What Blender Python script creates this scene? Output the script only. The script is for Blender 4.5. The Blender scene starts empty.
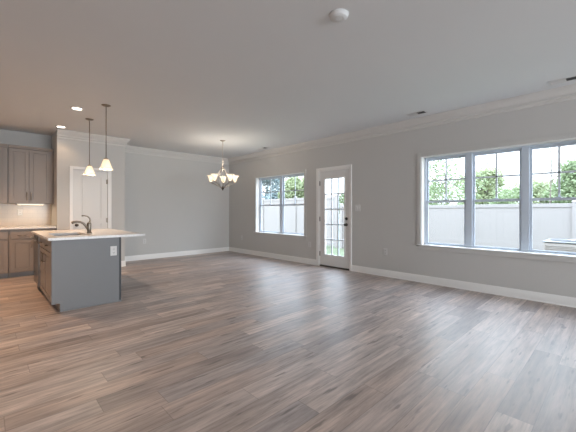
import bpy, bmesh, math, random
from mathutils import Vector, Matrix
random.seed(7)
PI = math.pi
S = bpy.context.scene
COL = S.collection

# ------------------------------------------------------------------ camera
H = 2.74
cam_d = bpy.data.cameras.new('camera'); cam = bpy.data.objects.new('camera', cam_d); COL.objects.link(cam)
cam.location = (0, 0, 1.1894)
cam.rotation_euler = (PI/2, 0, -0.761053)
cam_d.sensor_width = 36; cam_d.lens = 317.69/576*36
cam_d.shift_y = (211.136-216)/576
cam_d.clip_start = 0.05; cam_d.clip_end = 300
S.camera = cam

# ------------------------------------------------------------------ world, exposure, daylight and added fill
S.view_settings.view_transform = 'Standard'; S.view_settings.look = 'None'
S.view_settings.gamma = 1; S.view_settings.use_curve_mapping = False
S.view_settings.exposure = 0.13
SKY = 2.4
w = bpy.data.worlds.new('overcast_sky'); S.world = w; w.use_nodes = True
nt = w.node_tree; nt.nodes.clear()
wo = nt.nodes.new('ShaderNodeOutputWorld'); bg = nt.nodes.new('ShaderNodeBackground')
tc = nt.nodes.new('ShaderNodeTexCoord'); nz = nt.nodes.new('ShaderNodeTexNoise'); rp = nt.nodes.new('ShaderNodeValToRGB')
nz.inputs['Scale'].default_value = 2.2; nz.inputs['Detail'].default_value = 5
rp.color_ramp.elements[0].position = .35; rp.color_ramp.elements[0].color = (.80, .88, 1, 1)
rp.color_ramp.elements[1].position = .6; rp.color_ramp.elements[1].color = (.92, .96, 1, 1)
nt.links.new(tc.outputs['Generated'], nz.inputs['Vector']); nt.links.new(nz.outputs['Fac'], rp.inputs['Fac'])
nt.links.new(rp.outputs['Color'], bg.inputs['Color']); nt.links.new(bg.outputs[0], wo.inputs[0])
sx = nt.nodes.new('ShaderNodeSeparateXYZ'); tint = nt.nodes.new('ShaderNodeMix'); tint.data_type = 'RGBA'; tint.blend_type = 'MULTIPLY'
tint.inputs['B'].default_value = (.76, .86, 1, 1); nt.links.new(sx.outputs['Z'], tint.inputs['Factor']); nt.links.new(rp.outputs['Color'], tint.inputs['A']); nt.links.new(tint.outputs['Result'], bg.inputs['Color'])
mrz = nt.nodes.new('ShaderNodeMapRange')      # overcast sky: the zenith is several times brighter than the horizon
nt.links.new(tc.outputs['Generated'], sx.inputs[0]); nt.links.new(sx.outputs['Z'], mrz.inputs['Value'])
mrz.inputs['From Min'].default_value = 0; mrz.inputs['From Max'].default_value = 1
mrz.inputs['To Min'].default_value = SKY; mrz.inputs['To Max'].default_value = SKY*6; nt.links.new(mrz.outputs[0], bg.inputs['Strength'])

def area(name, loc, rot, sx, sy, power, color):
    d = bpy.data.lights.new(name, 'AREA'); d.shape = 'RECTANGLE'; d.size = sx; d.size_y = sy
    d.energy = power; d.color = color
    o = bpy.data.objects.new(name, d); COL.objects.link(o); o.location = loc; o.rotation_euler = rot
    return o
# fill lamps added behind the camera; the back wall has no glazing
area('rear_fill_light', (3.2, -6.95, 1.40), (PI/2, 0, 0), 3.8, 2.2, 330, (.84, .93, 1))
area('rear_fill_light', (-1.4, -6.95, 1.40), (PI/2, 0, 0), 3.0, 2.2, 130, (.88, .94, 1))

# ------------------------------------------------------------------ helpers
def link(o): COL.objects.link(o); return o
class MB:
    def __init__(s): s.bm = bmesh.new()
    def box(s, x0, y0, z0, x1, y1, z1):
        x0, x1 = sorted((x0, x1)); y0, y1 = sorted((y0, y1)); z0, z1 = sorted((z0, z1))
        v = [s.bm.verts.new(p) for p in ((x0,y0,z0),(x1,y0,z0),(x1,y1,z0),(x0,y1,z0),(x0,y0,z1),(x1,y0,z1),(x1,y1,z1),(x0,y1,z1))]
        for f in ((0,3,2,1),(4,5,6,7),(0,1,5,4),(1,2,6,5),(2,3,7,6),(3,0,4,7)): s.bm.faces.new([v[i] for i in f])
        return s
    def lathe(s, prof, n=32, c=(0,0,0), wob=None, closed=False):
        rings = []
        for i, (r, z) in enumerate(prof):
            ring = []
            for k in range(n):
                a = 2*PI*k/n; rr, zz = r, z
                if wob: rr, zz = wob(i, a, r, z)
                ring.append(s.bm.verts.new((c[0]+rr*math.cos(a), c[1]+rr*math.sin(a), c[2]+zz)))
            rings.append(ring)
        m = len(rings)
        for i in range(m if closed else m-1):
            A, B = rings[i], rings[(i+1) % m]
            for k in range(n): s.bm.faces.new((A[k], A[(k+1)%n], B[(k+1)%n], B[k]))
        if not closed:
            if prof[0][0] > 1e-6: s.bm.faces.new(list(reversed(rings[0])))
            if prof[-1][0] > 1e-6: s.bm.faces.new(rings[-1])
        return s
    def tube(s, pts, r, n=10, flat=None):
        pts = [Vector(p) for p in pts]; rings = []
        rs = r if isinstance(r, (list, tuple)) else [r]*len(pts)
        up = Vector((0, 0, 1)); prev = None
        for i, p in enumerate(pts):
            t = (pts[min(i+1, len(pts)-1)]-pts[max(i-1, 0)]).normalized()
            a = prev if prev is not None else (up if abs(t.z) < .95 else Vector((1, 0, 0)))
            u = (a - t*a.dot(t)).normalized(); prev = u; v = t.cross(u)
            rings.append([s.bm.verts.new(p + (u*math.cos(2*PI*k/n) + v*math.sin(2*PI*k/n)*(flat or 1))*rs[i]) for k in range(n)])
        for i in range(len(rings)-1):
            for k in range(n): s.bm.faces.new((rings[i][k], rings[i][(k+1)%n], rings[i+1][(k+1)%n], rings[i+1][k]))
        s.bm.faces.new(list(reversed(rings[0]))); s.bm.faces.new(rings[-1])
        return s
    def sweep(s, prof, path, side=1):
        """prof = (offset from wall, z); path = list of xy points; mitred at the corners; offset goes to the left of travel * side"""
        P = [Vector(p) for p in path]; cols = []
        for i, p in enumerate(P):
            d0 = (P[i]-P[i-1]).normalized() if i > 0 else None
            d1 = (P[i+1]-P[i]).normalized() if i < len(P)-1 else None
            n0 = Vector((-d0.y, d0.x))*side if d0 else None; n1 = Vector((-d1.y, d1.x))*side if d1 else None
            if n0 is None: m = n1
            elif n1 is None: m = n0
            else: m = (n0+n1); m = m/(m.dot(n0))
            cols.append([s.bm.verts.new((p.x+m.x*o, p.y+m.y*o, z)) for o, z in prof])
        n = len(prof)
        for i in range(len(P)-1):
            for k in range(n): s.bm.faces.new((cols[i][k], cols[i][(k+1)%n], cols[i+1][(k+1)%n], cols[i+1][k]))
        s.bm.faces.new(cols[0]); s.bm.faces.new(list(reversed(cols[-1])))
        return s
    def quad(s, pts): s.bm.faces.new([s.bm.verts.new(p) for p in pts]); return s
    def build(s, name, mat, parent=None, smooth=False, bevel=0, loc=None):
        bmesh.ops.recalc_face_normals(s.bm, faces=s.bm.faces[:])
        me = bpy.data.meshes.new(name); s.bm.to_mesh(me); s.bm.free()
        me.materials.append(mat)
        if smooth:
            for p in me.polygons: p.use_smooth = True
        o = link(bpy.data.objects.new(name, me))
        if parent: o.parent = parent
        if loc: o.location = loc
        if bevel:
            b = o.modifiers.new('bevel', 'BEVEL'); b.width = bevel; b.segments = 2; b.limit_method = 'ANGLE'
        if smooth == 'auto':
            pass
        return o
def smooth_by_angle(o, deg=40):
    me = o.data; bm = bmesh.new(); bm.from_mesh(me)
    for e in bm.edges:
        if len(e.link_faces) == 2 and e.calc_face_angle(0) > math.radians(deg): e.smooth = False
    bm.to_mesh(me); bm.free(); return o
def thing(name, label, cat, loc=(0,0,0), rz=0, group=None):
    o = link(bpy.data.objects.new(name, None)); o.location = loc; o.rotation_euler = (0, 0, rz)
    o.empty_display_size = .05
    return tag(o, label, cat, group)
def tag(o, label, cat, group=None):
    o['label'] = label; o['category'] = cat
    if group: o['group'] = group
    return o
def struct(o): o['kind'] = 'structure'; return o
def sempty(name, loc=(0,0,0), rz=0):
    o = link(bpy.data.objects.new(name, None)); o.location = loc; o.rotation_euler = (0,0,rz); o.empty_display_size = .05
    return struct(o)
def copy_tree(o, parent=None, loc=None, label=None, rz=None):
    c = o.copy(); COL.objects.link(c)
    if parent: c.parent = parent
    if loc is not None: c.location = loc
    if rz is not None: c.rotation_euler = (0, 0, rz)
    if label: c['label'] = label
    for ch in list(o.children):
        if ch.parent == o: copy_tree(ch, c)
    return c

# ------------------------------------------------------------------ materials
def mat(name, col, rough=.5, metal=0, spec=.5, bump=0, bscale=200, var=0, vscale=6, emis=None, estr=0):
    m = bpy.data.materials.new(name); m.use_nodes = True; t = m.node_tree; b = t.nodes['Principled BSDF']
    b.inputs['Base Color'].default_value = (*col, 1); b.inputs['Roughness'].default_value = rough
    b.inputs['Metallic'].default_value = metal; b.inputs['Specular IOR Level'].default_value = spec
    tcn = t.nodes.new('ShaderNodeTexCoord')
    if var:
        n = t.nodes.new('ShaderNodeTexNoise'); n.inputs['Scale'].default_value = vscale; n.inputs['Detail'].default_value = 3
        r = t.nodes.new('ShaderNodeMapRange'); r.inputs['To Min'].default_value = 1-var; r.inputs['To Max'].default_value = 1+var
        mx = t.nodes.new('ShaderNodeVectorMath'); mx.operation = 'SCALE'; mx.inputs[0].default_value = col
        t.links.new(tcn.outputs['Object'], n.inputs['Vector']); t.links.new(n.outputs['Fac'], r.inputs['Value'])
        t.links.new(r.outputs[0], mx.inputs['Scale']); t.links.new(mx.outputs[0], b.inputs['Base Color'])
    if bump:
        n2 = t.nodes.new('ShaderNodeTexNoise'); n2.inputs['Scale'].default_value = bscale; n2.inputs['Detail'].default_value = 2
        bp = t.nodes.new('ShaderNodeBump'); bp.inputs['Strength'].default_value = bump; bp.inputs['Distance'].default_value = .002
        t.links.new(tcn.outputs['Object'], n2.inputs['Vector']); t.links.new(n2.outputs['Fac'], bp.inputs['Height'])
        t.links.new(bp.outputs[0], b.inputs['Normal'])
    if emis: b.inputs['Emission Color'].default_value = (*emis, 1); b.inputs['Emission Strength'].default_value = estr
    return m
M = {}
M['wall'] = mat('wall_paint', (.56, .545, .525), .6, spec=.3, bump=.15, bscale=260, var=.012, vscale=3)
M['ceiling'] = mat('ceiling_paint', (.72, .725, .73), .8, spec=.2, bump=.2, bscale=180, var=.012, vscale=2)
M['trim'] = mat('white_trim_paint', (.82, .80, .78), .35, spec=.5, var=.01)
M['crown'] = mat('crown_paint', (.64, .62, .595), .4, spec=.4, var=.01)
M['muntin'] = mat('muntin_vinyl', (.70, .75, .80), .35, var=.01)
M['door'] = mat('door_paint', (.72, .70, .68), .4, var=.01)
M['vinyl'] = mat('shaded_white_vinyl', (.58, .64, .72), .35, var=.01)  # white vinyl with its blue-grey shade put into the base colour
M['plate'] = mat('white_plastic', (.64, .63, .62), .35, var=.01)
M['slot'] = mat('dark_slot', (.03, .03, .03), .6, var=.05)
M['nickel'] = mat('brushed_nickel', (.27, .23, .19), .32, metal=1, bump=.05, bscale=300, var=.04)
M['nickel_light'] = mat('satin_nickel', (.45, .40, .35), .35, metal=1, var=.03)
M['bronze'] = mat('dark_bronze', (.10, .085, .075), .35, metal=1, var=.05)
M['steel'] = mat('stainless_steel', (.26, .245, .23), .3, metal=1, bump=.05, bscale=300, var=.03)
M['black'] = mat('black_gap', (.025, .022, .02), .5, var=.05)
M['cab'] = mat('taupe_cabinet', (.285, .238, .206), .42, var=.03, vscale=8)
M['panel'] = mat('grey_cabinet', (.19, .192, .200), .45, var=.015, vscale=5)
M['panel_dark'] = mat('dark_grey_cabinet', (.06, .063, .068), .5, var=.03)
M['toe'] = mat('toe_kick', (.26, .27, .28), .5, var=.03)
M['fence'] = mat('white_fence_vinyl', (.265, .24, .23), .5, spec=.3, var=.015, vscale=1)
M['concrete'] = mat('concrete', (.22, .215, .21), .9, bump=.5, bscale=60, var=.08)
M['bark'] = mat('tree_bark', (.16, .13, .11), .9, bump=.6, bscale=40, var=.25)
M['acbody'] = mat('air_conditioner_paint', (.31, .27, .245), .5, var=.03)
M['acfan'] = mat('air_conditioner_grille', (.15, .15, .155), .45, var=.03)
def glow(name, col, s, base=(.9, .88, .85)):
    return mat(name, base, .4, emis=col, estr=s, var=.005)
M['bulb'] = glow('lamp_bulb', (1, .84, .64), 5)
M['lens'] = glow('downlight_lens', (1, .88, .74), 6)
M['strip'] = glow('under_cabinet_strip', (1, .80, .55), 3)

def glass_mat():
    m = bpy.data.materials.new('window_glass'); m.use_nodes = True; t = m.node_tree; t.nodes.clear()
    o = t.nodes.new('ShaderNodeOutputMaterial'); tr = t.nodes.new('ShaderNodeBsdfTransparent'); g = t.nodes.new('ShaderNodeBsdfGlossy')
    g.inputs['Roughness'].default_value = .02; fr = t.nodes.new('ShaderNodeFresnel'); ge = t.nodes.new('ShaderNodeNewGeometry'); io = t.nodes.new('ShaderNodeMapRange'); io.inputs['To Min'].default_value = 1.45; io.inputs['To Max'].default_value = 1/1.45
    t.links.new(ge.outputs['Backfacing'], io.inputs['Value']); t.links.new(io.outputs[0], fr.inputs['IOR'])
    tr.inputs['Color'].default_value = (.96, .98, .98, 1)
    mx = t.nodes.new('ShaderNodeMixShader'); t.links.new(fr.outputs[0], mx.inputs[0]); t.links.new(tr.outputs[0], mx.inputs[1])
    t.links.new(g.outputs[0], mx.inputs[2]); t.links.new(mx.outputs[0], o.inputs[0]); return m
M['glass'] = glass_mat()
def shade_mat(name, e):
    m = bpy.data.materials.new(name); m.use_nodes = True; t = m.node_tree; t.nodes.clear()
    o = t.nodes.new('ShaderNodeOutputMaterial'); d = t.nodes.new('ShaderNodeBsdfPrincipled'); tl = t.nodes.new('ShaderNodeBsdfTranslucent')
    d.inputs['Base Color'].default_value = (.85, .80, .74, 1); d.inputs['Roughness'].default_value = .25
    d.inputs['Emission Color'].default_value = (1, .92, .82, 1); d.inputs['Emission Strength'].default_value = e
    tl.inputs['Color'].default_value = (.9, .84, .74, 1)
    mx = t.nodes.new('ShaderNodeMixShader'); mx.inputs[0].default_value = .5
    t.links.new(d.outputs[0], mx.inputs[1]); t.links.new(tl.outputs[0], mx.inputs[2]); t.links.new(mx.outputs[0], o.inputs[0]); return m
M['shade'] = shade_mat('frosted_glass', .18)
M['shade_ch'] = shade_mat('frosted_glass_bowl', .2)

def quartz():
    m = mat('quartz_top', (.62, .60, .58), .22, spec=.5); t = m.node_tree; b = t.nodes['Principled BSDF']
    tcn = t.nodes.new('ShaderNodeTexCoord'); n = t.nodes.new('ShaderNodeTexNoise'); n.inputs['Scale'].default_value = 90; n.inputs['Detail'].default_value = 4
    r = t.nodes.new('ShaderNodeValToRGB'); r.color_ramp.elements[0].position = .38; r.color_ramp.elements[0].color = (.70, .69, .68, 1)
    r.color_ramp.elements[1].position = .55; r.color_ramp.elements[1].color = (.80, .79, .78, 1)
    t.links.new(tcn.outputs['Object'], n.inputs['Vector']); t.links.new(n.outputs['Fac'], r.inputs['Fac']); t.links.new(r.outputs[0], b.inputs['Base Color'])
    return m
M['quartz'] = quartz()
def tile_mat():
    m = mat('subway_tile', (.6, .55, .48), .2); t = m.node_tree; b = t.nodes['Principled BSDF']
    tcn = t.nodes.new('ShaderNodeTexCoord'); sp = t.nodes.new('ShaderNodeSeparateXYZ'); cb = t.nodes.new('ShaderNodeCombineXYZ')
    br = t.nodes.new('ShaderNodeTexBrick'); br.offset = .5
    br.inputs['Scale'].default_value = 1; br.inputs['Brick Width'].default_value = .152; br.inputs['Row Height'].default_value = .076
    br.inputs['Mortar Size'].default_value = .0022; br.inputs['Color1'].default_value = (.54, .455, .37, 1); br.inputs['Color2'].default_value = (.52, .44, .355, 1)
    br.inputs['Mortar'].default_value = (.44, .37, .30, 1)
    t.links.new(tcn.outputs['Object'], sp.inputs[0]); t.links.new(sp.outputs['X'], cb.inputs['X']); t.links.new(sp.outputs['Z'], cb.inputs['Y'])
    t.links.new(cb.outputs[0], br.inputs['Vector']); t.links.new(br.outputs['Color'], b.inputs['Base Color'])
    return m
M['tile'] = tile_mat()

def floor_mat():
    m = bpy.data.materials.new('wood_plank_floor'); m.use_nodes = True; t = m.node_tree; N = t.nodes; L = t.links; b = N['Principled BSDF']
    def math_(op, a, c=None):
        n = N.new('ShaderNodeMath'); n.operation = op
        for i, v in enumerate((a, c)):
            if v is None: continue
            if isinstance(v, (int, float)): n.inputs[i].default_value = v
            else: L.new(v, n.inputs[i])
        return n.outputs[0]
    tcn = N.new('ShaderNodeTexCoord'); sp = N.new('ShaderNodeSeparateXYZ'); L.new(tcn.outputs['Object'], sp.inputs[0])
    X, Y = sp.outputs['X'], sp.outputs['Y']
    v = math_('DIVIDE', math_('SUBTRACT', Y, 1.047-.178*40), .178)
    row = math_('FLOOR', v); fv = math_('FRACT', v)
    wn = N.new('ShaderNodeTexWhiteNoise'); wn.noise_dimensions = '1D'; L.new(row, wn.inputs['W'])
    u = math_('ADD', math_('DIVIDE', math_('ADD', X, 20), 1.22), math_('MULTIPLY', wn.outputs['Value'], 7.3))
    col = math_('FLOOR', u); fu = math_('FRACT', u)
    cb = N.new('ShaderNodeCombineXYZ'); L.new(row, cb.inputs[0]); L.new(col, cb.inputs[1])
    wn2 = N.new('ShaderNodeTexWhiteNoise'); wn2.noise_dimensions = '2D'; L.new(cb.outputs[0], wn2.inputs['Vector'])
    rnd = wn2.outputs['Value']
    ramp = N.new('ShaderNodeValToRGB'); L.new(rnd, ramp.inputs['Fac']); e = ramp.color_ramp.elements
    e[0].position = 0; e[0].color = (0.284, 0.218, 0.188, 1); e[1].position = 1; e[1].color = (0.515, 0.416, 0.366, 1)
    for p, c in ((.25, (0.378, 0.321, 0.303, 1)), (.5, (0.416, 0.318, 0.269, 1)), (.75, (0.436, 0.359, 0.326, 1))):
        q = e.new(p); q.color = c
    # grain: stretched along the plank, different on every plank
    cg = N.new('ShaderNodeCombineXYZ'); L.new(math_('MULTIPLY', X, 2.3), cg.inputs[0]); L.new(math_('MULTIPLY', Y, 30), cg.inputs[1])
    L.new(math_('MULTIPLY', rnd, 91), cg.inputs[2])
    g = N.new('ShaderNodeTexNoise'); g.inputs['Scale'].default_value = 1; g.inputs['Detail'].default_value = 7; g.inputs['Roughness'].default_value = .68
    g.inputs['Distortion'].default_value = .25
    L.new(cg.outputs[0], g.inputs['Vector'])
    mr = N.new('ShaderNodeMapRange'); mr.inputs['From Min'].default_value = .3; mr.inputs['From Max'].default_value = .7
    mr.inputs['To Min'].default_value = .55; mr.inputs['To Max'].default_value = 1.40; L.new(g.outputs['Fac'], mr.inputs['Value'])
    # broad cloudy tone
    cg2 = N.new('ShaderNodeCombineXYZ'); L.new(math_('MULTIPLY', X, 1.1), cg2.inputs[0]); L.new(math_('MULTIPLY', Y, 5), cg2.inputs[1]); L.new(math_('MULTIPLY', rnd, 37), cg2.inputs[2])
    g2 = N.new('ShaderNodeTexNoise'); g2.inputs['Scale'].default_value = 1.6; g2.inputs['Detail'].default_value = 3; L.new(cg2.outputs[0], g2.inputs['Vector'])
    mr2 = N.new('ShaderNodeMapRange'); mr2.inputs['From Min'].default_value = .3; mr2.inputs['From Max'].default_value = .7
    mr2.inputs['To Min'].default_value = .82; mr2.inputs['To Max'].default_value = 1.18; L.new(g2.outputs['Fac'], mr2.inputs['Value'])
    # small dark knots and streaks
    cg3 = N.new('ShaderNodeCombineXYZ'); L.new(math_('MULTIPLY', X, 4), cg3.inputs[0]); L.new(math_('MULTIPLY', Y, 26), cg3.inputs[1]); L.new(math_('MULTIPLY', rnd, 53), cg3.inputs[2])
    g3 = N.new('ShaderNodeTexNoise'); g3.inputs['Scale'].default_value = 1; g3.inputs['Detail'].default_value = 2; L.new(cg3.outputs[0], g3.inputs['Vector'])
    mr3 = N.new('ShaderNodeMapRange'); mr3.inputs['From Min'].default_value = .63; mr3.inputs['From Max'].default_value = .70
    mr3.inputs['To Min'].default_value = 1; mr3.inputs['To Max'].default_value = .55; L.new(g3.outputs['Fac'], mr3.inputs['Value'])
    # seams
    def edge(f, wd):
        a = math_('MINIMUM', f, math_('SUBTRACT', 1, f)); n = N.new('ShaderNodeMapRange'); L.new(a, n.inputs['Value'])
        n.inputs['From Min'].default_value = 0; n.inputs['From Max'].default_value = wd; n.inputs['To Min'].default_value = .55; n.inputs['To Max'].default_value = 1; return n.outputs[0]
    seam = math_('MINIMUM', edge(fv, .018), edge(fu, .0026))
    k = math_('MULTIPLY', math_('MULTIPLY', mr.outputs[0], mr2.outputs[0]), math_('MULTIPLY', mr3.outputs[0], seam))
    sc = N.new('ShaderNodeVectorMath'); sc.operation = 'SCALE'; L.new(ramp.outputs['Color'], sc.inputs[0]); L.new(k, sc.inputs['Scale'])
    L.new(sc.outputs[0], b.inputs['Base Color'])
    rr = N.new('ShaderNodeMapRange'); L.new(g.outputs['Fac'], rr.inputs['Value']); rr.inputs['To Min'].default_value = .32; rr.inputs['To Max'].default_value = .50
    L.new(rr.outputs[0], b.inputs['Roughness'])
    b.inputs['Specular IOR Level'].default_value = .95
    bp = N.new('ShaderNodeBump'); bp.inputs['Strength'].default_value = .18; bp.inputs['Distance'].default_value = .001
    L.new(k, bp.inputs['Height']); L.new(bp.outputs[0], b.inputs['Normal'])
    return m
M['floor'] = floor_mat()
def grass_mat():
    m = mat('lawn', (.10, .2, .03), .9); t = m.node_tree; b = t.nodes['Principled BSDF']; tcn = t.nodes.new('ShaderNodeTexCoord')
    n = t.nodes.new('ShaderNodeTexNoise'); n.inputs['Scale'].default_value = 4; n.inputs['Detail'].default_value = 8
    r = t.nodes.new('ShaderNodeValToRGB'); r.color_ramp.elements[0].position = .35; r.color_ramp.elements[0].color = (.05, .065, .03, 1)
    r.color_ramp.elements[1].position = .65; r.color_ramp.elements[1].color = (.12, .14, .08, 1)
    t.links.new(tcn.outputs['Object'], n.inputs['Vector']); t.links.new(n.outputs['Fac'], r.inputs['Fac']); t.links.new(r.outputs[0], b.inputs['Base Color']); return m
M['grass'] = grass_mat()
def leaf_mat(name, a, bcol):
    m = bpy.data.materials.new(name); m.use_nodes = True; t = m.node_tree; t.nodes.clear()
    o = t.nodes.new('ShaderNodeOutputMaterial'); d = t.nodes.new('ShaderNodeBsdfPrincipled'); tl = t.nodes.new('ShaderNodeBsdfTranslucent')
    d.inputs['Roughness'].default_value = .7; tcn = t.nodes.new('ShaderNodeTexCoord'); n = t.nodes.new('ShaderNodeTexNoise'); n.inputs['Scale'].default_value = 1.6; n.inputs['Detail'].default_value = 4
    r = t.nodes.new('ShaderNodeValToRGB'); r.color_ramp.elements[0].position = .35; r.color_ramp.elements[0].color = (*a, 1); r.color_ramp.elements[1].position = .65; r.color_ramp.elements[1].color = (*bcol, 1)
    t.links.new(tcn.outputs['Object'], n.inputs['Vector']); t.links.new(n.outputs['Fac'], r.inputs['Fac'])
    t.links.new(r.outputs[0], d.inputs['Base Color']); t.links.new(r.outputs[0], tl.inputs['Color'])
    mx = t.nodes.new('ShaderNodeMixShader'); mx.inputs[0].default_value = .4
    t.links.new(d.outputs[0], mx.inputs[1]); t.links.new(tl.outputs[0], mx.inputs[2]); t.links.new(mx.outputs[0], o.inputs[0]); return m
M['leaf_blue'] = leaf_mat('blue_green_leaves', (.24, .30, .31), (.36, .42, .42))
M['leaf_yel'] = leaf_mat('yellow_green_leaves', (.24, .28, .15), (.38, .42, .25))
M['leaf_mid'] = leaf_mat('green_leaves', (.17, .22, .11), (.30, .36, .21))

# ------------------------------------------------------------------ setting
XW, YF, YP, XP = 5.28, 8.10, 7.40, 2.178
XL, YB, XB = -3.0, -7.0, .985          # left wall, back wall, pantry left side
TW = .17
struct(MB().box(XL-.2, YB-.2, -.1, XW+TW, YF+.2, 0).build('floor', M['floor']))
struct(MB().box(XL-.2, YB-.2, H, XW+TW, YF+.2, H+.1).build('ceiling', M['ceiling']))
# openings in the right wall: (y0, y1, z0, z1)
W1 = (5.0, 6.80, .62, 2.09); W2 = (.215, 2.315, .62, 2.10); D1 = (3.745, 4.552, 0, 2.065)
m = MB(); ys = [YB-.2]
for (a, b_, z0, z1) in (W2, D1, W1):
    m.box(XW, ys[-1], 0, XW+TW, a, H)
    if z0 > 0: m.box(XW, a, 0, XW+TW, b_, z0)
    m.box(XW, a, z1, XW+TW, b_, H); ys.append(b_)
m.box(XW, ys[-1], 0, XW+TW, YF+.2, H)
struct(m.build('wall_right', M['wall']))
struct(MB().box(XL-.2, YF, 0, XW, YF+.2, H).build('wall_far', M['wall']))
struct(MB().box(XL-.2, YB, 0, XL, YF, H).build('wall_left', M['wall']))
struct(MB().box(XL, YB-.2, 0, XW, YB, H).build('wall_back', M['wall']))
# pantry closet: front wall with a door opening, plus side walls
PD = (1.238, 1.848, 2.012)
m = MB(); m.box(XB, YP, 0, PD[0], YP+.11, H).box(PD[1], YP, 0, XP, YP+.11, H).box(PD[0], YP, PD[2], PD[1], YP+.11, H)
m.box(XB, YP+.11, 0, XB+.1, YF, H).box(XP-.1, YP+.11, 0, XP, YF, H)
struct(m.build('wall_pantry', M['wall']))

CR = [(0, H), (.088, H), (.088, H-.012), (.076, H-.012), (.076, H-.022), (.066, H-.040), (.050, H-.062), (.032, H-.082), (.024, H-.098), (.024, H-.104), (.036, H-.106), (.038, H-.114), (.034, H-.122), (.016, H-.124), (.013, H-.130), (.013, H-.158), (.005, H-.166), (0, H-.166)]
struct(smooth_by_angle(MB().sweep(CR, [(XB, YP), (XP, YP), (XP, YF), (XW, YF), (XW, YB)], side=-1).build('trim_1', M['crown'], smooth=True), 14))
BB = [(0, 0), (.024, 0), (.022, .010), (.015, .018), (.014, .100), (.009, .112), (.006, .120), (0, .120)]
def base(name, path, side=-1): return struct(smooth_by_angle(MB().sweep(BB, path, side=side).build(name, M['trim'], smooth=True), 25))
base('baseboard_far', [(PD[1]+.075, YP), (XP, YP), (XP, YF), (XW, YF), (XW, 4.627)])
base('baseboard_right', [(XW, 3.698), (XW, YB)])
base('baseboard_pantry', [(XB, YP), (PD[0]-.05, YP)])
base('baseboard_left', [(XL, YB), (XL, YF)], side=-1)

# ---- windows in the right wall
def window(name, W, n, mull=.085):
    y0, y1, z0, z1 = W
    r = sempty(name, (XW, (y0+y1)/2, z0)); ox, oy, oz = XW, (y0+y1)/2, z0
    def bx(m, xa, ya, za, xb, yb, zb): return m.box(xa-ox, ya-oy, za-oz, xb-ox, yb-oy, zb-oz)
    cw = .058
    c = MB()
    for ya, yb in ((y0-cw, y0), (y1, y1+cw)): bx(c, XW-.016, ya, z0-.02, XW, yb, z1+cw)
    bx(c, XW-.016, y0, z1, XW, y1, z1+cw)
    c.build('window_casing', M['wall'], r, bevel=.003)
    j = MB(); t = .012
    for ya, yb in ((y0, y0+t), (y1-t, y1)): bx(j, XW, ya, z0, XW+.11, yb, z1)
    bx(j, XW, y0, z1-t, XW+.11, y1, z1)
    j.build('window_jamb', M['trim'], r)
    s = MB(); bx(s, XW-.03, y0-cw-.02, z0-.004, XW+.11, y1+cw+.02, z0+.012); s.build('window_sill', M['trim'], r, bevel=.004)
    s = MB(); bx(s, XW-.016, y0-cw, z0-.075, XW, y1+cw, z0-.004); s.build('window_apron', M['wall'], r, bevel=.003)
    f = MB(); fx0, fx1 = XW+.105, XW+.165; fw = .026
    za, zb = z0+.012, z1-t
    for ya, yb in ((y0+t, y0+t+fw), (y1-t-fw, y1-t)): bx(f, fx0, ya, za, fx1, yb, zb)
    bx(f, fx0, y0+t, za, fx1, y1-t, za+.012); bx(f, fx0, y0+t, zb-fw, fx1, y1-t, zb)
    A, B = y0+t+fw, y1-t-fw; uw = (B-A-(n-1)*mull)/n
    for k in range(1, n): c0 = A+k*uw+(k-1)*mull; bx(f, fx0-.01, c0, za, fx1, c0+mull, zb)
    f.build('window_frame', M['vinyl'], r, bevel=.002)
    zm = (z0+z1)/2-.012
    for k in range(n):
        a = A+k*(uw+mull); b_ = a+uw; sw = .03
        for low in (0, 1):
            zc, zd = (za+.012, zm+.018) if low else (zm-.018, zb-fw)
            x0 = XW+.118 if low else XW+.140; x1 = x0+.02
            q = MB(); zt = zc+.032 if not low else zc+.020; zu = zd-.036 if low else zd-.03
            bx(q, x0, a, zc, x1, a+sw, zd); bx(q, x0, b_-sw, zc, x1, b_, zd)
            bx(q, x0, a+sw, zc, x1, b_-sw, zt); bx(q, x0, a+sw, zu, x1, b_-sw, zd)
            so = q.build('lower_sash' if low else 'upper_sash', M['vinyl'], r, bevel=.0015)
            g = MB(); bx(g, x0+.009, a+sw, zt, x0+.011, b_-sw, zu); g.build('pane', M['glass'], so)
            if not low:
                mm = MB(); cy = (a+b_)/2; cz = (zt+zu)/2
                bx(mm, x0+.003, cy-.0115, zt, x0+.016, cy+.0115, zu); bx(mm, x0+.003, a+sw, cz-.0115, x0+.016, b_-sw, cz+.0115)
                mm.build('muntin', M['muntin'], so)
            else:
                mm = MB(); cy = (a+b_)/2
                bx(mm, x0-.012, cy-.03, zd-.004, x0+.012, cy+.03, zd+.012); mm.build('sash_lock', M['vinyl'], so, bevel=.002)
    return r
window('window_1', W1, 2); window('window_2', W2, 3)

# ---- glazed garden door
y0, y1, _, z1 = D1
r = sempty('door_1', (XW, (y0+y1)/2, 0)); oy = (y0+y1)/2
def L_(m, xa, ya, za, xb, yb, zb): return m.box(xa-XW, ya-oy, za, xb-XW, yb-oy, zb)
c = MB(); L_(c, XW-.018, 3.698, 0, XW, y0, z1+.055); L_(c, XW-.018, y1, 0, XW, 4.627, z1+.055); L_(c, XW-.018, y0, z1, XW, y1, z1+.055)
c.build('door_casing', M['trim'], r, bevel=.003)
c = MB(); L_(c, XW, y0, 0, XW+TW, y0+.018, z1); L_(c, XW, y1-.018, 0, XW+TW, y1, z1); L_(c, XW, y0+.018, z1-.018, XW+TW, y1-.018, z1); c.build('door_jamb', M['trim'], r)
c = MB(); L_(c, XW-.01, y0+.018, 0, XW+TW, y1-.018, .028); c.build('threshold', M['bronze'], r, bevel=.003)
lx0, lx1 = XW+.004, XW+.048; a, b_ = y0+.021, y1-.021; gy0, gy1, gz0, gz1 = 3.885, 4.398, .265, 1.875
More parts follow.
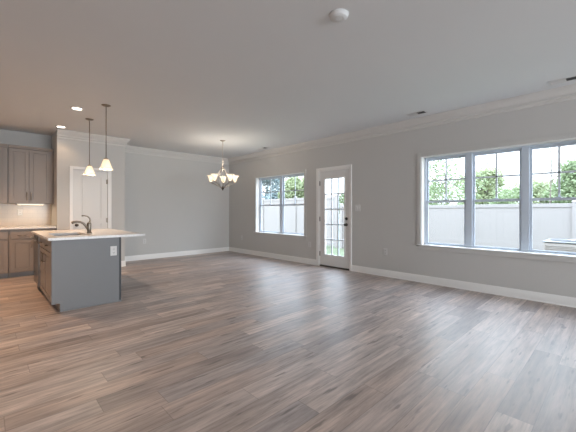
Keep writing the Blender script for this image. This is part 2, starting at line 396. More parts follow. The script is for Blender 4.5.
c = MB(); L_(c, lx0, a, .034, lx1, gy0, 2.043); L_(c, lx0, gy1, .034, lx1, b_, 2.043); L_(c, lx0, gy0, .034, lx1, gy1, gz0); L_(c, lx0, gy0, gz1, lx1, gy1, 2.043)
leaf = c.build('door_leaf', M['door'], r, bevel=.002)
c = MB(); e = .022
L_(c, lx0-.008, gy0-e, gz0-e, lx0+.004, gy0+.004, gz1+e); L_(c, lx0-.008, gy1-.004, gz0-e, lx0+.004, gy1+e, gz1+e)
L_(c, lx0-.008, gy0, gz0-e, lx0+.004, gy1, gz0+.004); L_(c, lx0-.008, gy0, gz1-.004, lx0+.004, gy1, gz1+e)
c.build('glass_frame', M['trim'], leaf, bevel=.003)
c = MB(); L_(c, XW+.024, gy0, gz0, XW+.028, gy1, gz1); c.build('pane', M['glass'], leaf)
c = MB()
for k in (1, 2): yy = gy0+(gy1-gy0)*k/3; L_(c, XW+.014, yy-.012, gz0, XW+.038, yy+.012, gz1)
for k in range(1, 5): zz = gz0+(gz1-gz0)*k/5; L_(c, XW+.013, gy0, zz-.012, XW+.039, gy1, zz+.012)
c.build('muntin', M['muntin'], leaf)
for zz in (1.79, 1.02, .27):
    c = MB(); L_(c, lx0-.006, b_-.004, zz-.045, lx0+.004, y1-.010, zz+.045); c.tube([(lx0-.010-XW, y1-.020-oy, zz-.05), (lx0-.010-XW, y1-.020-oy, zz+.05)], .008)
    c.build('hinge', M['bronze'], r)
def knob(parent, x, y, z, ax, m, small=False):
    """ax: unit vector out of the door"""
    q = MB(); prof = [(.0, 0), (.030, 0), (.030, .006), (.012, .012)] + ([(.018, .02), (.018, .028), (0, .03)] if small else [(.010, .030), (.020, .038), (.028, .050), (.026, .062), (.014, .070), (0, .071)])
    q.lathe(prof, 20); bmesh.ops.rotate(q.bm, verts=q.bm.verts, matrix=Vector((0, 0, 1)).rotation_difference(Vector(ax)).to_matrix())
    o = q.build('deadbolt' if small else 'door_knob', m, parent, smooth=True); o.location = (x, y, z); return o
knob(leaf, lx0-XW, 3.832-oy, .915, (-1, 0, 0), M['bronze']); knob(leaf, lx0-XW, 3.832-oy, 1.035, (-1, 0, 0), M['bronze'], True)

# ---- pantry door
r = sempty('door_2', ((PD[0]+PD[1])/2, YP, 0)); ox = (PD[0]+PD[1])/2
def P_(m, xa, ya, za, xb, yb, zb): return m.box(xa-ox, ya-YP, za, xb-ox, yb-YP, zb)
c = MB(); cw = .055
P_(c, PD[0]-cw, YP-.018, 0, PD[0], YP, PD[2]+cw); P_(c, PD[1], YP-.018, 0, PD[1]+cw+.015, YP, PD[2]+cw); P_(c, PD[0], YP-.018, PD[2], PD[1], YP, PD[2]+cw)
c.build('door_casing', M['trim'], r, bevel=.004)
def panel_door(m, fn, xa, xb, za, zb, yf, th, wins):
    """slab with recessed panels (wins = (x0,x1,z0,z1)), front face towards -Y at yf"""
    fn(m, xa, yf+.016, za, xb, yf+th, zb)
    xs = sorted({xa, xb, *[v for q in wins for v in q[:2]]}); zs = sorted({za, zb, *[v for q in wins for v in q[2:]]})
    for i in range(len(xs)-1):
        for j in range(len(zs)-1):
            cx, cz = (xs[i]+xs[i+1])/2, (zs[j]+zs[j+1])/2
            if not any(q[0] < cx < q[1] and q[2] < cz < q[3] for q in wins): fn(m, xs[i], yf, zs[j], xs[i+1], yf+.0165, zs[j+1])
    for q in wins: fn(m, q[0]+.026, yf+.003, q[2]+.026, q[1]-.026, yf+.0165, q[3]-.026)
c = MB(); a, b_ = PD[0]+.004, PD[1]-.004
panel_door(c, P_, a, b_, .012, PD[2]-.004, YP+.004, .035, [(1.372, 1.728, 1.035, 1.890), (1.372, 1.728, .25, .935)])
leaf = c.build('door_leaf', M['door'], r)
knob(leaf, 1.300-ox, .004, .915, (0, -1, 0), M['bronze'])
for zz in (1.80, 1.0, .25):
    c = MB(); c.tube([(PD[1]-.002-ox, -.008, zz-.05), (PD[1]-.002-ox, -.008, zz+.05)], .008); P_(c, PD[1]-.03, YP-.003, zz-.045, PD[1]+.0, YP+.005, zz+.045)
    c.build('hinge', M['nickel'], r)

# ------------------------------------------------------------------ kitchen wall
tag(MB().box(XL+.001, YF-.010, .895, XB-.001, YF-.0005, 1.335).build('backsplash', M['tile']), 'cream subway tile backsplash between the worktop and the upper cabinets', 'backsplash')
def bar_handle(parent, p, axis, ln, out, m=None):
    """bar pull; p centre on the face, axis of bar, out = outward unit vector"""
    p = Vector(p); ax = Vector(axis); o_ = Vector(out); q = MB()
    q.tube([p+o_*.028-ax*ln/2, p+o_*.028+ax*ln/2], .0055, 8)
    for s_ in (-1, 1): q.tube([p+ax*s_*ln*.36, p+o_*.028+ax*s_*ln*.36], .004, 6)
    return q.build('handle', m or M['nickel'], parent, smooth=True)
def shaker(name, parent, ox, oy, xa, xb, za, zb, yf, st=.052, m=None):
    q = MB(); fn = lambda mm, x0, y0, z0, x1, y1, z1: mm.box(x0-ox, y0-oy, z0, x1-ox, y1-oy, z1)
    w_ = [(xa+st, xb-st, za+st, zb-st)]
    fn(q, xa, yf+.014, za, xb, yf+.02, zb)
    x0, x1, z0, z1 = w_[0]
    fn(q, xa, yf, za, x0, yf+.0145, zb); fn(q, x1, yf, za, xb, yf+.0145, zb); fn(q, x0, yf, za, x1, yf+.0145, z0); fn(q, x0, yf, z1, x1, yf+.0145, zb)
    i = .016; fn(q, x0+i, yf+.003, z0+i, x1-i, yf+.0145, z1-i)
    return q.build(name, m or M['cab'], parent)
def upper(xa, xb, label, doors, filler=None):
    ox, oy = (xa+xb)/2, YF-.005; zb, zt = 1.336, 2.36; yf = 7.77
    t = thing('upper_cabinet', label, 'cabinet', (ox, oy, 0), 0, None)
    q = MB(); q.box(xa-ox+.001, yf+.021-oy, zb, xb-ox-.001, 0, zt)
    q.build('body', M['cab'], t)
    q = MB(); q.box(xa-ox+.001, yf-.012-oy, zt, xb-ox-.001, yf+.03-oy, zt+.022).box(xa-ox+.001, yf-.028-oy, zt+.022, xb-ox-.001, yf+.03-oy, zt+.055); q.build('cabinet_crown', M['cab'], t, bevel=.003)
    for d0, d1, hx in doors:
        d = shaker('door', t, ox, oy, d0, d1, zb+.006, zt-.008, yf)
        bar_handle(d, (hx-ox, yf-oy, 1.47), (0, 0, 1), .16, (0, -1, 0))
    return t
upper(.302, .983, 'taupe double door upper cabinet beside the pantry side wall, over the lit strip', [(.316, .597, .570), (.603, .920, .630)])
upper(-.60, .298, 'taupe upper cabinet cut by the left edge of the photo', [(-.585, -.154, -.185), (-.148, .284, -.115)])
t = thing('under_cabinet_light', 'glowing white strip lamp under the right upper cabinet', 'lamp', (.63, 7.90, 1.336))
MB().box(-.205, -.09, -.026, .205, .02, 0).build('housing', M['plate'], t, bevel=.002); MB().box(-.195, -.095, -.022, .195, .01, -.0262).build('lens', M['strip'], t)
area('under_cabinet_glow', (.63, 7.87, 1.302), (0, 0, 0), .38, .08, .7, (1, .80, .56))
area('under_cabinet_glow', (-.2, 7.87, 1.302), (0, 0, 0), .38, .08, .7, (1, .80, .56))
def base_cab(xa, xb, label, cols_):
    ox, oy = (xa+xb)/2, YF-.012; yf = 7.47
    t = thing('base_cabinet', label, 'cabinet', (ox, oy, 0))
    MB().box(xa-ox+.001, yf+.021-oy, .09, xb-ox-.001, 0, .864).build('body', M['cab'], t)
    MB().box(xa-ox+.001, yf+.075-oy, 0, xb-ox-.001, yf+.12-oy, .09).build('toe_kick', M['toe'], t)
    for d0, d1, hx in cols_:
        q = MB(); q.box(d0-ox, yf-oy, .690, d1-ox, yf+.02-oy, .822); dr = q.build('drawer', M['cab'], t, bevel=.004)
        bar_handle(dr, ((d0+d1)/2-ox, yf-oy, .755), (1, 0, 0), .13, (0, -1, 0))
        d = shaker('door', t, ox, oy, d0, d1, .103, .672, yf, st=.055); bar_handle(d, (hx-ox, yf-oy, .58), (0, 0, 1), .13, (0, -1, 0))
    return t
base_cab(.302, .983, 'taupe base cabinet next to the pantry wall, half behind the island', [(.322, .640, .615), (.652, .965, .677)])
base_cab(-.60, .298, 'taupe base cabinet cut by the left edge of the photo', [(-.585, -.155, -.19), (-.145, .283, -.11)])
q = MB().box(-2.9, 7.44, .866, XB-.002, YF-.012, .896); tag(q.build('kitchen_worktop', M['quartz'], bevel=.003), 'pale stone worktop along the wall below the cream tiles', 'worktop')

# outlets and switches: built facing -Y at the origin
def outlet(name, label, cat, loc, rz, kind='outlet', hh=.122, ww=.076):
    t = thing(name, label, cat, loc, rz)
    MB().box(-ww/2, -.006, -hh/2, ww/2, 0, hh/2).build('cover_plate', M['plate'], t, bevel=.002)
    if kind == 'outlet':
        for s_ in (-1, 1):
            o = MB().lathe([(0, 0), (.0165, 0), (.0165, .003), (0, .003)], 20); bmesh.ops.rotate(o.bm, verts=o.bm.verts, matrix=Matrix.Rotation(PI/2, 3, 'X'))
            so = o.build('socket', M['plate'], t, loc=(0, -.005, s_*.023))
            MB().box(-.008, -.0036, -.006, -.005, -.0028, .007).box(.005, -.0036, -.006, .008, -.0028, .007).box(-.002, -.0036, -.013, .002, -.0028, -.009).build('slots', M['slot'], so)
    else:
        n = kind
        for k in range(n):
            cx = (k-(n-1)/2)*.046
            MB().box(cx-.016, -.010, -.033, cx+.016, -.005, .033).build('rocker', M['plate'], t, bevel=.002)
    return t
outlet('wall_outlet', 'white outlet on the cream tile backsplash', 'outlet', (.489, YF-.0105, 1.165), 0, 'outlet')
outlet('wall_outlet', 'white outlet on the far wall beside the island end', 'outlet', (2.836, YF-.0005, .45), 0)
outlet('wall_outlet', 'white outlet under the double window, left of it near the room corner', 'outlet', (XW-.0005, 7.438, .44), -PI/2)
outlet('wall_outlet', 'white outlet between the double window and the garden door', 'outlet', (XW-.0005, 4.833, .44), -PI/2)
outlet('wall_outlet', 'white outlet low on the wall between garden door and triple window', 'outlet', (XW-.0005, 2.965, .45), -PI/2)
outlet('light_switch', 'white double light switch beside the garden door', 'light switch', (XW-.0005, 3.562, 1.25), -PI/2, 2, .122, .12)

# ------------------------------------------------------------------ island
IX0, IX1, IY0, IY1, CZ = .557, 1.303, 4.567, 6.33, .878
t = thing('kitchen_island', 'blue-grey kitchen island with taupe doors facing the kitchen', 'kitchen island', ((IX0+IX1)/2, (IY0+IY1)/2, 0))
ox, oy = t.location.x, t.location.y
def I_(m, xa, ya, za, xb, yb, zb): return m.box(xa-ox, ya-oy, za, xb-ox, yb-oy, zb)
q = MB(); I_(q, IX0+.022, IY0+.02, .10, IX1-.02, 5.722, CZ-.24); I_(q, IX0+.022, IY0+.02, CZ-.24, IX1-.02, 4.845, CZ-.032); I_(q, IX0+.022, 5.515, CZ-.24, IX1-.02, 5.722, CZ-.032); I_(q, IX0+.022, 4.845, CZ-.24, .612, 5.515, CZ-.032); I_(q, 1.018, 4.845, CZ-.24, IX1-.02, 5.515, CZ-.032); I_(q, IX0+.08, IY0+.02, .0, IX1-.02, 5.722, .10)
I_(q, IX1-.05, 5.722, 0, IX1-.02, IY1, CZ-.032); I_(q, IX0+.03, IY1-.02, 0, IX1-.05, IY1, CZ-.032); q.build('body', M['cab'], t)
q = MB(); I_(q, IX0, IY0, .10, IX1-.026, IY0+.02, CZ-.031); I_(q, IX0+.08, IY0, 0, IX1-.026, IY0+.02, .10); q.build('end_panel', M['panel'], t)
q = MB(); I_(q, IX1-.02, IY0+.004, 0, IX1, IY1, CZ-.031); I_(q, IX1-.026, IY0+.012, 0, IX1-.02, IY0+.02, CZ-.031); q.build('back_panel', M['panel_dark'], t)
q = MB(); I_(q, IX0+.085, IY0-.010, 0, IX1, IY0, .018); q.build('shoe_moulding', M['panel'], t, bevel=.003)
# doors face -X
def shaker_x(name, parent, ya, yb, za, zb, xf, st=.05):
    q = MB(); I_(q, xf+.010, ya, za, xf+.02, yb, zb); y0, y1, z0, z1 = ya+st, yb-st, za+st, zb-st
    I_(q, xf, ya, za, xf+.0105, y0, zb); I_(q, xf, y1, za, xf+.0105, yb, zb); I_(q, xf, y0, za, xf+.0105, y1, z0); I_(q, xf, y0, z1, xf+.0105, y1, zb)
    i = .016; I_(q, xf+.003, y0+i, z0+i, xf+.0105, y1-i, z1-i)
    return q.build(name, M['cab'], parent)
xf = IX0+.001
for (ya, yb, hy) in ((4.66, 5.19, 5.12), (5.20, 5.71, 5.27)):
    q = MB(); I_(q, xf, ya, .700, xf+.02, yb, .828); dr = q.build('drawer', M['cab'], t, bevel=.004)
    bar_handle(dr, (xf-ox, (ya+yb)/2-oy, .765), (0, 1, 0), .12, (-1, 0, 0))
    d = shaker_x('door', t, ya, yb, .108, .685, xf); bar_handle(d, (xf-ox, hy-oy, .59), (0, 0, 1), .13, (-1, 0, 0))
q = MB(); I_(q, xf+.002, IY0+.040, .10, xf+.021, 4.655, CZ-.032); q.build('corner_stile', M['cab'], t)
# socket in the end panel
outlet('island_outlet', 'white outlet on the blue-grey end panel of the island', 'outlet', (1.209, IY0-.0005, .672), 0)
# dishwasher
t = thing('dishwasher', 'stainless dishwasher at the far end of the island', 'dishwasher', (.88, 6.02, 0))
q = MB().box(-.29, -.29, .10, .36, .285, CZ-.035); q.box(-.22, -.29, 0, .36, .285, .10); q.build('body', M['black'], t)
d = MB().box(-.335, -.288, .115, -.291, .284, .73).build('door', M['steel'], t, bevel=.004)
MB().box(-.335, -.288, .752, -.291, .284, .838).build('control_panel', M['steel'], t, bevel=.004)
MB().tube([(-.368, -.25, .79), (-.368, .25, .79)], .010, 10).tube([(-.335, -.22, .79), (-.368, -.22, .79)], .007).tube([(-.335, .22, .79), (-.368, .22, .79)], .007).build('handle', M['steel'], t, smooth=True)
# worktop with a sink cut-out
CX0, CX1, CY0, CY1 = .522, 1.60, 4.54, 6.36; SX0, SX1, SY0, SY1 = .63, 1.0, 4.86, 5.50
q = MB(); z0, z1 = CZ-.030, CZ
q.box(CX0, CY0, z0, SX0, CY1, z1).box(SX1, CY0, z0, CX1, CY1, z1).box(SX0, CY0, z0, SX1, SY0, z1).box(SX0, SY1, z0, SX1, CY1, z1)
bmesh.ops.remove_doubles(q.bm, verts=q.bm.verts, dist=1e-5)
tag(q.build('island_worktop', M['quartz']), 'pale stone worktop overhanging the kitchen island, holding the sink', 'worktop')
t = thing('undermount_sink', 'steel undermount sink sunk in the island worktop', 'sink', ((SX0+SX1)/2, (SY0+SY1)/2, CZ-.031))
hx, hy = (SX1-SX0)/2, (SY1-SY0)/2; q = MB(); D = .19; k = .006
q.box(-hx-k, -hy-k, -D, hx+k, hy+k, -D+k).box(-hx-k, -hy-k, -D, -hx, hy+k, 0).box(hx, -hy-k, -D, hx+k, hy+k, 0).box(-hx, -hy-k, -D, hx, -hy, 0).box(-hx, hy, -D, hx, hy+k, 0)
q.build('basin', M['steel'], t); MB().lathe([(0, 0), (.045, 0), (.045, .004), (.02, .003), (0, .001)], 20).build('drain', M['nickel'], t, loc=(0, 0, -D+k))
t = thing('kitchen_faucet', 'brushed nickel pull-out faucet with a curved lever behind the island sink', 'faucet', (1.06, 5.18, CZ))
MB().lathe([(0, 0), (.034, 0), (.034, .008), (.026, .016), (.025, .10), (.027, .125), (.024, .145), (.012, .157), (0, .16)], 24).build('body', M['nickel'], t, smooth=True)
MB().tube([(-.01, 0, .055), (-.038, 0, .10), (-.070, 0, .14), (-.105, 0, .160), (-.150, 0, .166), (-.186, 0, .160), (-.208, 0, .150)], [.019, .017, .015, .0145, .016, .018, .017], 14).build('spout', M['nickel'], t, smooth=True)
MB().tube([(.0, 0, .14), (.012, 0, .175), (.006, 0, .21), (-.02, 0, .238), (-.06, 0, .248), (-.09, 0, .247)], [.013, .010, .009, .008, .008, .009], 12).build('lever', M['nickel'], t, smooth=True)

# ------------------------------------------------------------------ lamps
def point(name, loc, p, color, rad=.03, parent=None):
    d = bpy.data.lights.new(name, 'POINT'); d.energy = p; d.color = color; d.shadow_soft_size = rad
    o = link(bpy.data.objects.new(name, d)); o.location = loc
    if parent: o.parent = parent
    return o
def spot(name, loc, p, color, parent=None, ang=140):
    d = bpy.data.lights.new(name, 'SPOT'); d.energy = p; d.color = color; d.shadow_soft_size = .06; d.spot_size = math.radians(ang); d.spot_blend = .6
    o = link(bpy.data.objects.new(name, d)); o.location = loc
    if parent: o.parent = parent
    return o
def downlight(loc, label, pw=38, col=(1, .68, .42)):
    t = thing('recessed_light', label, 'ceiling light', loc, 0, None)
    MB().lathe([(.062, 0), (.092, 0), (.092, -.004), (.080, -.008), (.064, -.006)], 32, closed=True).build('trim_ring', M['plate'], t, smooth=True)
    MB().lathe([(0, -.0005), (.0635, -.0005), (.0635, -.004), (0, -.004)], 32).build('lens', M['lens'], t)
    spot('downlight_beam', (0, 0, -.012), pw, col, t, 120)
    return t
downlight((1.002, 5.674, H-.0005), 'round glowing recessed ceiling light above the island, nearer of the two')
downlight((1.005, 7.10, H-.0005), 'round glowing recessed ceiling light in front of the upper cabinets', 12)
downlight((-.30, 6.30, H-.0005), 'added unseen recessed light, warm fill over the kitchen aisle', 230, (1, .58, .30))  # out of view, added to warm and brighten the kitchen aisle
downlight((-.75, 3.1, H-.0005), 'added unseen recessed light, fill over the open floor left of the camera view', 130, (1, .80, .62))  # out of view, added to brighten the near left floor
SH = [(.030, .150), (.036, .148), (.048, .112), (.063, .064), (.077, .030), (.092, .004), (.088, .004), (.073, .034), (.059, .066), (.044, .114), (.030, .144)]
def pendant(loc, zb, label):
    t = thing('pendant_light', label, 'pendant light', (loc[0], loc[1], H), 0, None); L = H-zb
    MB().lathe([(0, -.022), (.02, -.021), (.045, -.014), (.062, -.004), (.062, -.0005), (0, -.0005)], 32).build('canopy', M['nickel'], t, smooth=True)
    MB().tube([(0, 0, -.02), (0, 0, -L+.17)], .006, 8).build('stem', M['nickel'], t, smooth=True)
    MB().lathe([(0, -L+.175), (.012, -L+.175), (.028, -L+.160), (.030, -L+.146), (0, -L+.140)], 24).build('socket_cap', M['nickel'], t, smooth=True)
    def wob(i, a, r, z):
        kk = max(0, (.07-z)/.07); return r*(1+.05*kk*math.cos(8*a)), z - .007*kk*math.cos(8*a)
    sh = MB().lathe(SH, 64, c=(0, 0, -L), wob=wob, closed=True).build('lamp_shade', M['shade'], t, smooth=True)
    MB().lathe([(0, .028), (.022, .034), (.030, .052), (.026, .075), (.014, .10), (.012, .13), (0, .13)], 20, c=(0, 0, -L)).build('bulb', M['bulb'], t, smooth=True)
    point('bulb_glow', (0, 0, -L+.006), 7, (1, .80, .58), .03, t)
    return t
pendant((1.280, 5.205), 1.797, 'brushed nickel pendant with scalloped glass shade, nearer one over the island')
pendant((1.272, 6.193), 1.80, 'brushed nickel pendant with scalloped glass shade, farther one over the island')

# chandelier
cx, cy = 3.773, 6.037
t = thing('chandelier', 'five-light brushed nickel chandelier with upturned frosted glass shades', 'chandelier', (cx, cy, H)); Z = lambda z: z-H
MB().lathe([(0, -.028), (.018, -.026), (.045, -.016), (.062, -.004), (.062, -.0005), (0, -.0005)], 32).build('canopy', M['nickel_light'], t, smooth=True)
MB().tube([(0, 0, -.02), (0, 0, Z(2.16))], .006, 8).build('stem', M['nickel_light'], t, smooth=True)
MB().lathe([(0, Z(2.185)), (.012, Z(2.18)), (.026, Z(2.16)), (.026, Z(2.145)), (.010, Z(2.12)), (0, Z(2.118))], 24).build('top_hub', M['nickel_light'], t, smooth=True)
MB().lathe([(0, Z(1.735)), (.014, Z(1.73)), (.030, Z(1.712)), (.034, Z(1.695)), (.022, Z(1.672)), (.012, Z(1.662)), (.014, Z(1.650)), (0, Z(1.640))], 24).build('finial', M['bronze'], t, smooth=True)
th0 = math.atan2(cy, cx)   # direction away from the photographer
BS = [(.026, 0), (.030, .004), (.040, .040), (.052, .080), (.064, .110), (.094, .136), (.091, .136), (.061, .112), (.048, .082), (.036, .042), (.022, .008)]
for k in range(5):
    a = th0-.04+k*2*PI/5; d = Vector((math.cos(a), math.sin(a), 0)); R_ = .275
    P = lambda r_, z_: d*r_+Vector((0, 0, Z(z_)))
    MB().tube([P(.02, 1.70), P(.07, 1.715), P(.13, 1.75), P(.19, 1.785), P(.235, 1.80), P(R_, 1.82)], .009, 8).build('arm', M['nickel_light'], t, smooth=True)
    MB().tube([P(.012, 2.15), P(.045, 2.11), P(.09, 2.03), P(.125, 1.95), P(.14, 1.88), P(.13, 1.80), P(.10, 1.735)], .0075, 8).build('strap', M['nickel_light'], t, smooth=True)
    MB().lathe([(0, -.012), (.012, -.010), (.026, .0), (.030, .012), (0, .016)], 20, c=tuple(P(R_, 1.825))).build('shade_cup', M['nickel_light'], t, smooth=True)
    sh = MB().lathe(BS, 40, c=tuple(P(R_, 1.842)), closed=True).build('lamp_shade', M['shade_ch'], t, smooth=True)
    MB().lathe([(0, 0), (.013, 0), (.013, .03), (.024, .06), (.024, .08), (.012, .10), (0, .103)], 16, c=tuple(P(R_, 1.842))).build('bulb', M['bulb'], t, smooth=True)
    point('bulb_glow', tuple(P(R_, 1.985)), 3.2, (1, .90, .78), .03, t)

# ceiling fittings
t = thing('smoke_detector', 'round white smoke detector on the ceiling near the camera', 'smoke detector', (2.019, 1.537, H-.0005))
MB().lathe([(0, 0), (.076, 0), (.076, -.008), (.073, -.011), (.069, -.012), (.067, -.022), (.060, -.028), (.025, -.030), (0, -.030)], 40).build('housing', M['ceiling'], t, smooth=True)
MB().lathe([(.030, -.0305), (.034, -.0305), (.034, -.029), (.030, -.029)], 32, closed=True).build('vent_ring', M['crown'], t)
MB().lathe([(0, -.032), (.006, -.031), (.006, -.026), (0, -.026)], 12, c=(.045, -.02, 0)).build('test_button', M['ceiling'], t)
def vent(x, y, label):
    t = thing('ceiling_vent', label, 'vent', (x, y, H-.0005))
    f = MB(); a, b_ = .075, .15; f.box(-a, -b_, -.006, a, -b_+.018, 0).box(-a, b_-.018, -.006, a, b_, 0).box(-a, -b_+.018, -.006, -a+.018, b_-.018, 0).box(a-.018, -b_+.018, -.006, a, b_-.018, 0)
    f.build('frame', M['plate'], t, bevel=.001); MB().box(-a+.018, -b_+.018, -.001, a-.018, b_-.018, 0).build('duct', M['slot'], t)
    for s_ in range(7):
        xx = -a+.026+s_*.0165
        q = MB(); th = .011; sg = 1 if s_ > 2 else -1
        q.quad([(xx-.005, -.01, -.001), (xx+.005*sg+.003, -.01, -.008), (xx+.005*sg+.003, b_-.018, -.008), (xx-.005, b_-.018, -.001)])
        o = q.build('louvre', M['plate'], t); o.modifiers.new('thickness', 'SOLIDIFY').thickness = .0012
    return t
vent(4.955, 2.24, 'white slatted ceiling vent above the left end of the triple window')
vent(4.955, .46, 'white slatted ceiling vent cut by the right edge of the photo')
vent(4.955, 6.09, 'white slatted ceiling vent above the double window')

# ------------------------------------------------------------------ outside
GZ = -.35
struct(MB().box(XW+TW, -30, GZ-.3, 70, 60, GZ).build('ground_lawn', M['grass']))
tag(MB().box(XW+TW+.005, 3.3, GZ, XW+TW+1.25, 5.0, -.06).build('concrete_stoop', M['concrete'], bevel=.01), 'concrete step outside the garden door', 'step')
def fence(ya, yb, x, top, pitch, label):
    t = thing('vinyl_fence', label, 'fence', (x, (ya+yb)/2, GZ)); oy = (ya+yb)/2; h_ = top-GZ; n = round((yb-ya)/pitch); pp = (yb-ya)/n
    for k in range(n+1):
        y = ya+k*pp-oy; po = MB().box(-.06, y-.06, 0, .06, y+.06, h_+.03).build('post', M['fence'], t)
        q = MB(); v = [q.bm.verts.new(p) for p in ((-.072, y-.072, h_+.03), (.072, y-.072, h_+.03), (.072, y+.072, h_+.03), (-.072, y+.072, h_+.03), (0, y, h_+.09))]
        q.bm.faces.new(v[:4]); [q.bm.faces.new((v[i], v[(i+1)%4], v[4])) for i in range(4)]; q.build('post_cap', M['fence'], po)
        if k < n:
            a, b_ = y+.061, y+pp-.061
            MB().box(-.03, a, h_-.11, .03, b_, h_-.01).build('rail', M['fence'], t, bevel=.003); MB().box(-.03, a, .06, .03, b_, .18).build('rail', M['fence'], t, bevel=.003)
            q = MB(); nb = int((b_-a)/.16); bw = (b_-a)/nb
            for j in range(nb): q.box(-.012, a+j*bw+.0008, .18, .012, a+(j+1)*bw-.0008, h_-.11)
            q.box(-.006, a, .18, .006, b_, h_-.11); q.build('board_panel', M['fence'], t)
fence(-4.0, 8.0, 10.7, 1.40, 2.4, 'lower white vinyl privacy fence behind the triple window')
fence(8.3, 20.6, 10.75, 1.82, 2.45, 'taller white vinyl privacy fence behind the double window')

# air conditioner
t = thing('air_conditioner', 'grey outdoor air conditioner with a round top grille near the fence', 'air conditioner', (8.75, .69, GZ))
MB().box(-.5, -.5, 0, .5, .5, .09).build('pad', M['concrete'], t, bevel=.01)
MB().box(-.42, -.42, .09, .42, .42, .90).build('body', M['acbody'], t, bevel=.03)
for s_ in range(3):
    pass
q = MB()
for k in range(24):
    z = .14+k*.030; q.box(-.435, -.40, z, -.422, .40, z+.012).box(.422, -.40, z, .435, .40, z+.012).box(-.40, -.435, z, .40, -.422, z+.012).box(-.40, .422, z, .40, .435, z+.012)
q.build('louvres', M['acbody'], t)
MB().box(-.44, -.44, .90, .44, .44, .925).build('top_cover', M['acfan'], t, bevel=.02)
q = MB()
for k in range(9): r_ = .06+k*.038; q.lathe([(r_-.004, .927), (r_+.004, .927), (r_+.004, .943), (r_-.004, .943)], 40, closed=True)
for k in range(8): a = k*PI/4; q.tube([(0, 0, .950), (.37*math.cos(a), .37*math.sin(a), .935)], .006, 6)
q.build('fan_guard', M['acfan'], t); MB().lathe([(0, .962), (.06, .957), (.075, .927), (0, .925)], 24).build('motor_cap', M['acbody'], t, smooth=True)

# trees
def tree(x, y, h, cr, ch, n, leaf, lm, label, cat='tree', dens=1.0, group=None, z0=GZ, lobes=20, tr=.12):
    t = thing('tree', label, cat, (x, y, z0), 0, group)
    rnd = random.Random(int(x*77+y*13)); q = MB(); top = h-ch*.35
    q.tube([(0, 0, 0), (.05, .03, top*.5), (-.03, .02, top)], [tr, tr*.75, tr*.3], 8)
    cl = []
    for k in range(lobes):
        a = rnd.uniform(0, 2*PI); el = rnd.uniform(-.9, 1); rr = cr*math.sqrt(max(0, 1-el*el*.8))*rnd.uniform(.35, .85)
        c = Vector((rr*math.cos(a), rr*math.sin(a), h-ch/2+el*ch*.42)); cl.append((c, cr*rnd.uniform(.28, .5)))
        s0 = Vector((0, 0, max(.3, min(c.z-.3, top*.9)*.8)))
        q.tube([s0, (s0+c)/2+Vector((0, 0, .1)), c], [tr*.35, tr*.2, tr*.06], 5)
    q.build('trunk', M['bark'], t, smooth=True)
    f = MB()
    for k in range(n):
        c, rr = cl[rnd.randrange(len(cl))]; v = Vector((rnd.gauss(0, 1), rnd.gauss(0, 1), rnd.gauss(0, .8))).normalized()*rr*rnd.uniform(.3, 1.05)**.6
        p = c+v; u = Vector((rnd.uniform(-1, 1), rnd.uniform(-1, 1), rnd.uniform(-.6, .6))).normalized()*leaf; w_ = u.cross(Vector((rnd.uniform(-1, 1), rnd.uniform(-1, 1), rnd.uniform(-1, 1)))).normalized()*leaf*.45
        f.quad([p-u, p+w_, p+u, p-w_])
    f.build('foliage', lm, t)
    return t
tree(20.5, 24.4, 5.9, 2.6, 4.9, 11000, .16, M['leaf_blue'], 'round blue-green tree seen in the left half of the double window')
tree(18.0, 17.9, 4.6, 1.75, 3.9, 9000, .15, M['leaf_yel'], 'yellow-green round tree seen in the right half of the double window')
tree(20.5, 14.9, 3.2, 1.3, 2.6, 2600, .10, M['leaf_mid'], 'low green tree seen through the glazed garden door')
tree(12.6, 4.55, 4.2, 1.15, 3.2, 1300, .08, M['leaf_mid'], 'sparse young tree with open branches in the left pane of the triple window', lobes=26, tr=.04)
tree(20.0, 5.35, 4.1, 1.35, 3.3, 5200, .11, M['leaf_yel'], 'full round green tree in the middle pane of the triple window')
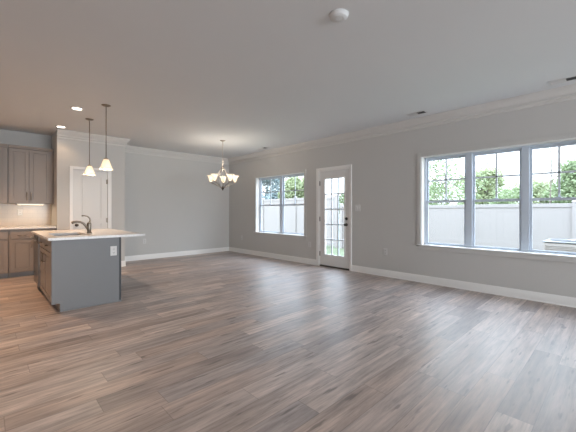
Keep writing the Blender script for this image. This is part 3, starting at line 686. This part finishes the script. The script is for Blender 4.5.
tree(16.6, 3.25, 2.75, 1.05, 2.2, 3000, .09, M['leaf_mid'], 'low green tree just right of the full one, middle pane of the triple window')
tree(24.5, 3.6, 3.2, 1.6, 2.7, 4200, .12, M['leaf_yel'], 'low yellow-green tree left in the right pane of the triple window')
tree(19.5, 1.45, 3.75, 1.35, 3.2, 5000, .11, M['leaf_mid'], 'green tree at the right edge of the photo beyond the fence')
tree(20.0, 8.7, 3.4, 1.6, 2.8, 4200, .11, M['leaf_mid'], 'low green tree beyond the fence at the left end of the triple window')
# bare sapling
t = thing('sapling', 'thin nearly bare sapling rising above the fence in the right pane', 'tree', (12.2, 1.46, GZ)); q = MB()
q.tube([(0, 0, 0), (.02, .02, 1.6), (0, -.02, 2.9), (.03, .02, 3.9)], [.03, .022, .014, .005], 6); rnd = random.Random(3)
for k in range(14):
    z = 1.5+k*.15; a = rnd.uniform(0, 2*PI); l_ = rnd.uniform(.25, .55)
    q.tube([(0, 0, z), (l_*.5*math.cos(a), l_*.5*math.sin(a), z+l_*.5), (l_*.8*math.cos(a), l_*.8*math.sin(a), z+l_*1.2)], [.009, .006, .003], 5)
q.build('stems', M['bark'], t, smooth=True); f = MB()
for k in range(140):
    z = rnd.uniform(1.9, 4.0); a = rnd.uniform(0, 2*PI); r_ = rnd.uniform(.05, .4); p = Vector((r_*math.cos(a), r_*math.sin(a), z)); u = Vector((rnd.uniform(-1, 1), rnd.uniform(-1, 1), rnd.uniform(-1, 1))).normalized()*.05; w_ = u.cross(Vector((0, 0, 1)))*.5
    f.quad([p-u, p+w_, p+u, p-w_])
f.build('foliage', M['leaf_mid'], t)

# repeats belong together
G = {'upper_cabinet': 'upper cabinets over the worktop', 'base_cabinet': 'base cabinets along the kitchen wall', 'recessed_light': 'recessed ceiling lights',
     'pendant_light': 'pendant lights over the island', 'ceiling_vent': 'ceiling vents along the window wall', 'wall_outlet': 'white wall outlets', 'tree': 'trees beyond the fence',
     'vinyl_fence': 'white fences behind the lawn'}
for o in COL.objects:
    k = o.name.split('.')[0]
    if o.parent is None and k in G and 'label' in o.keys(): o['group'] = G[k]
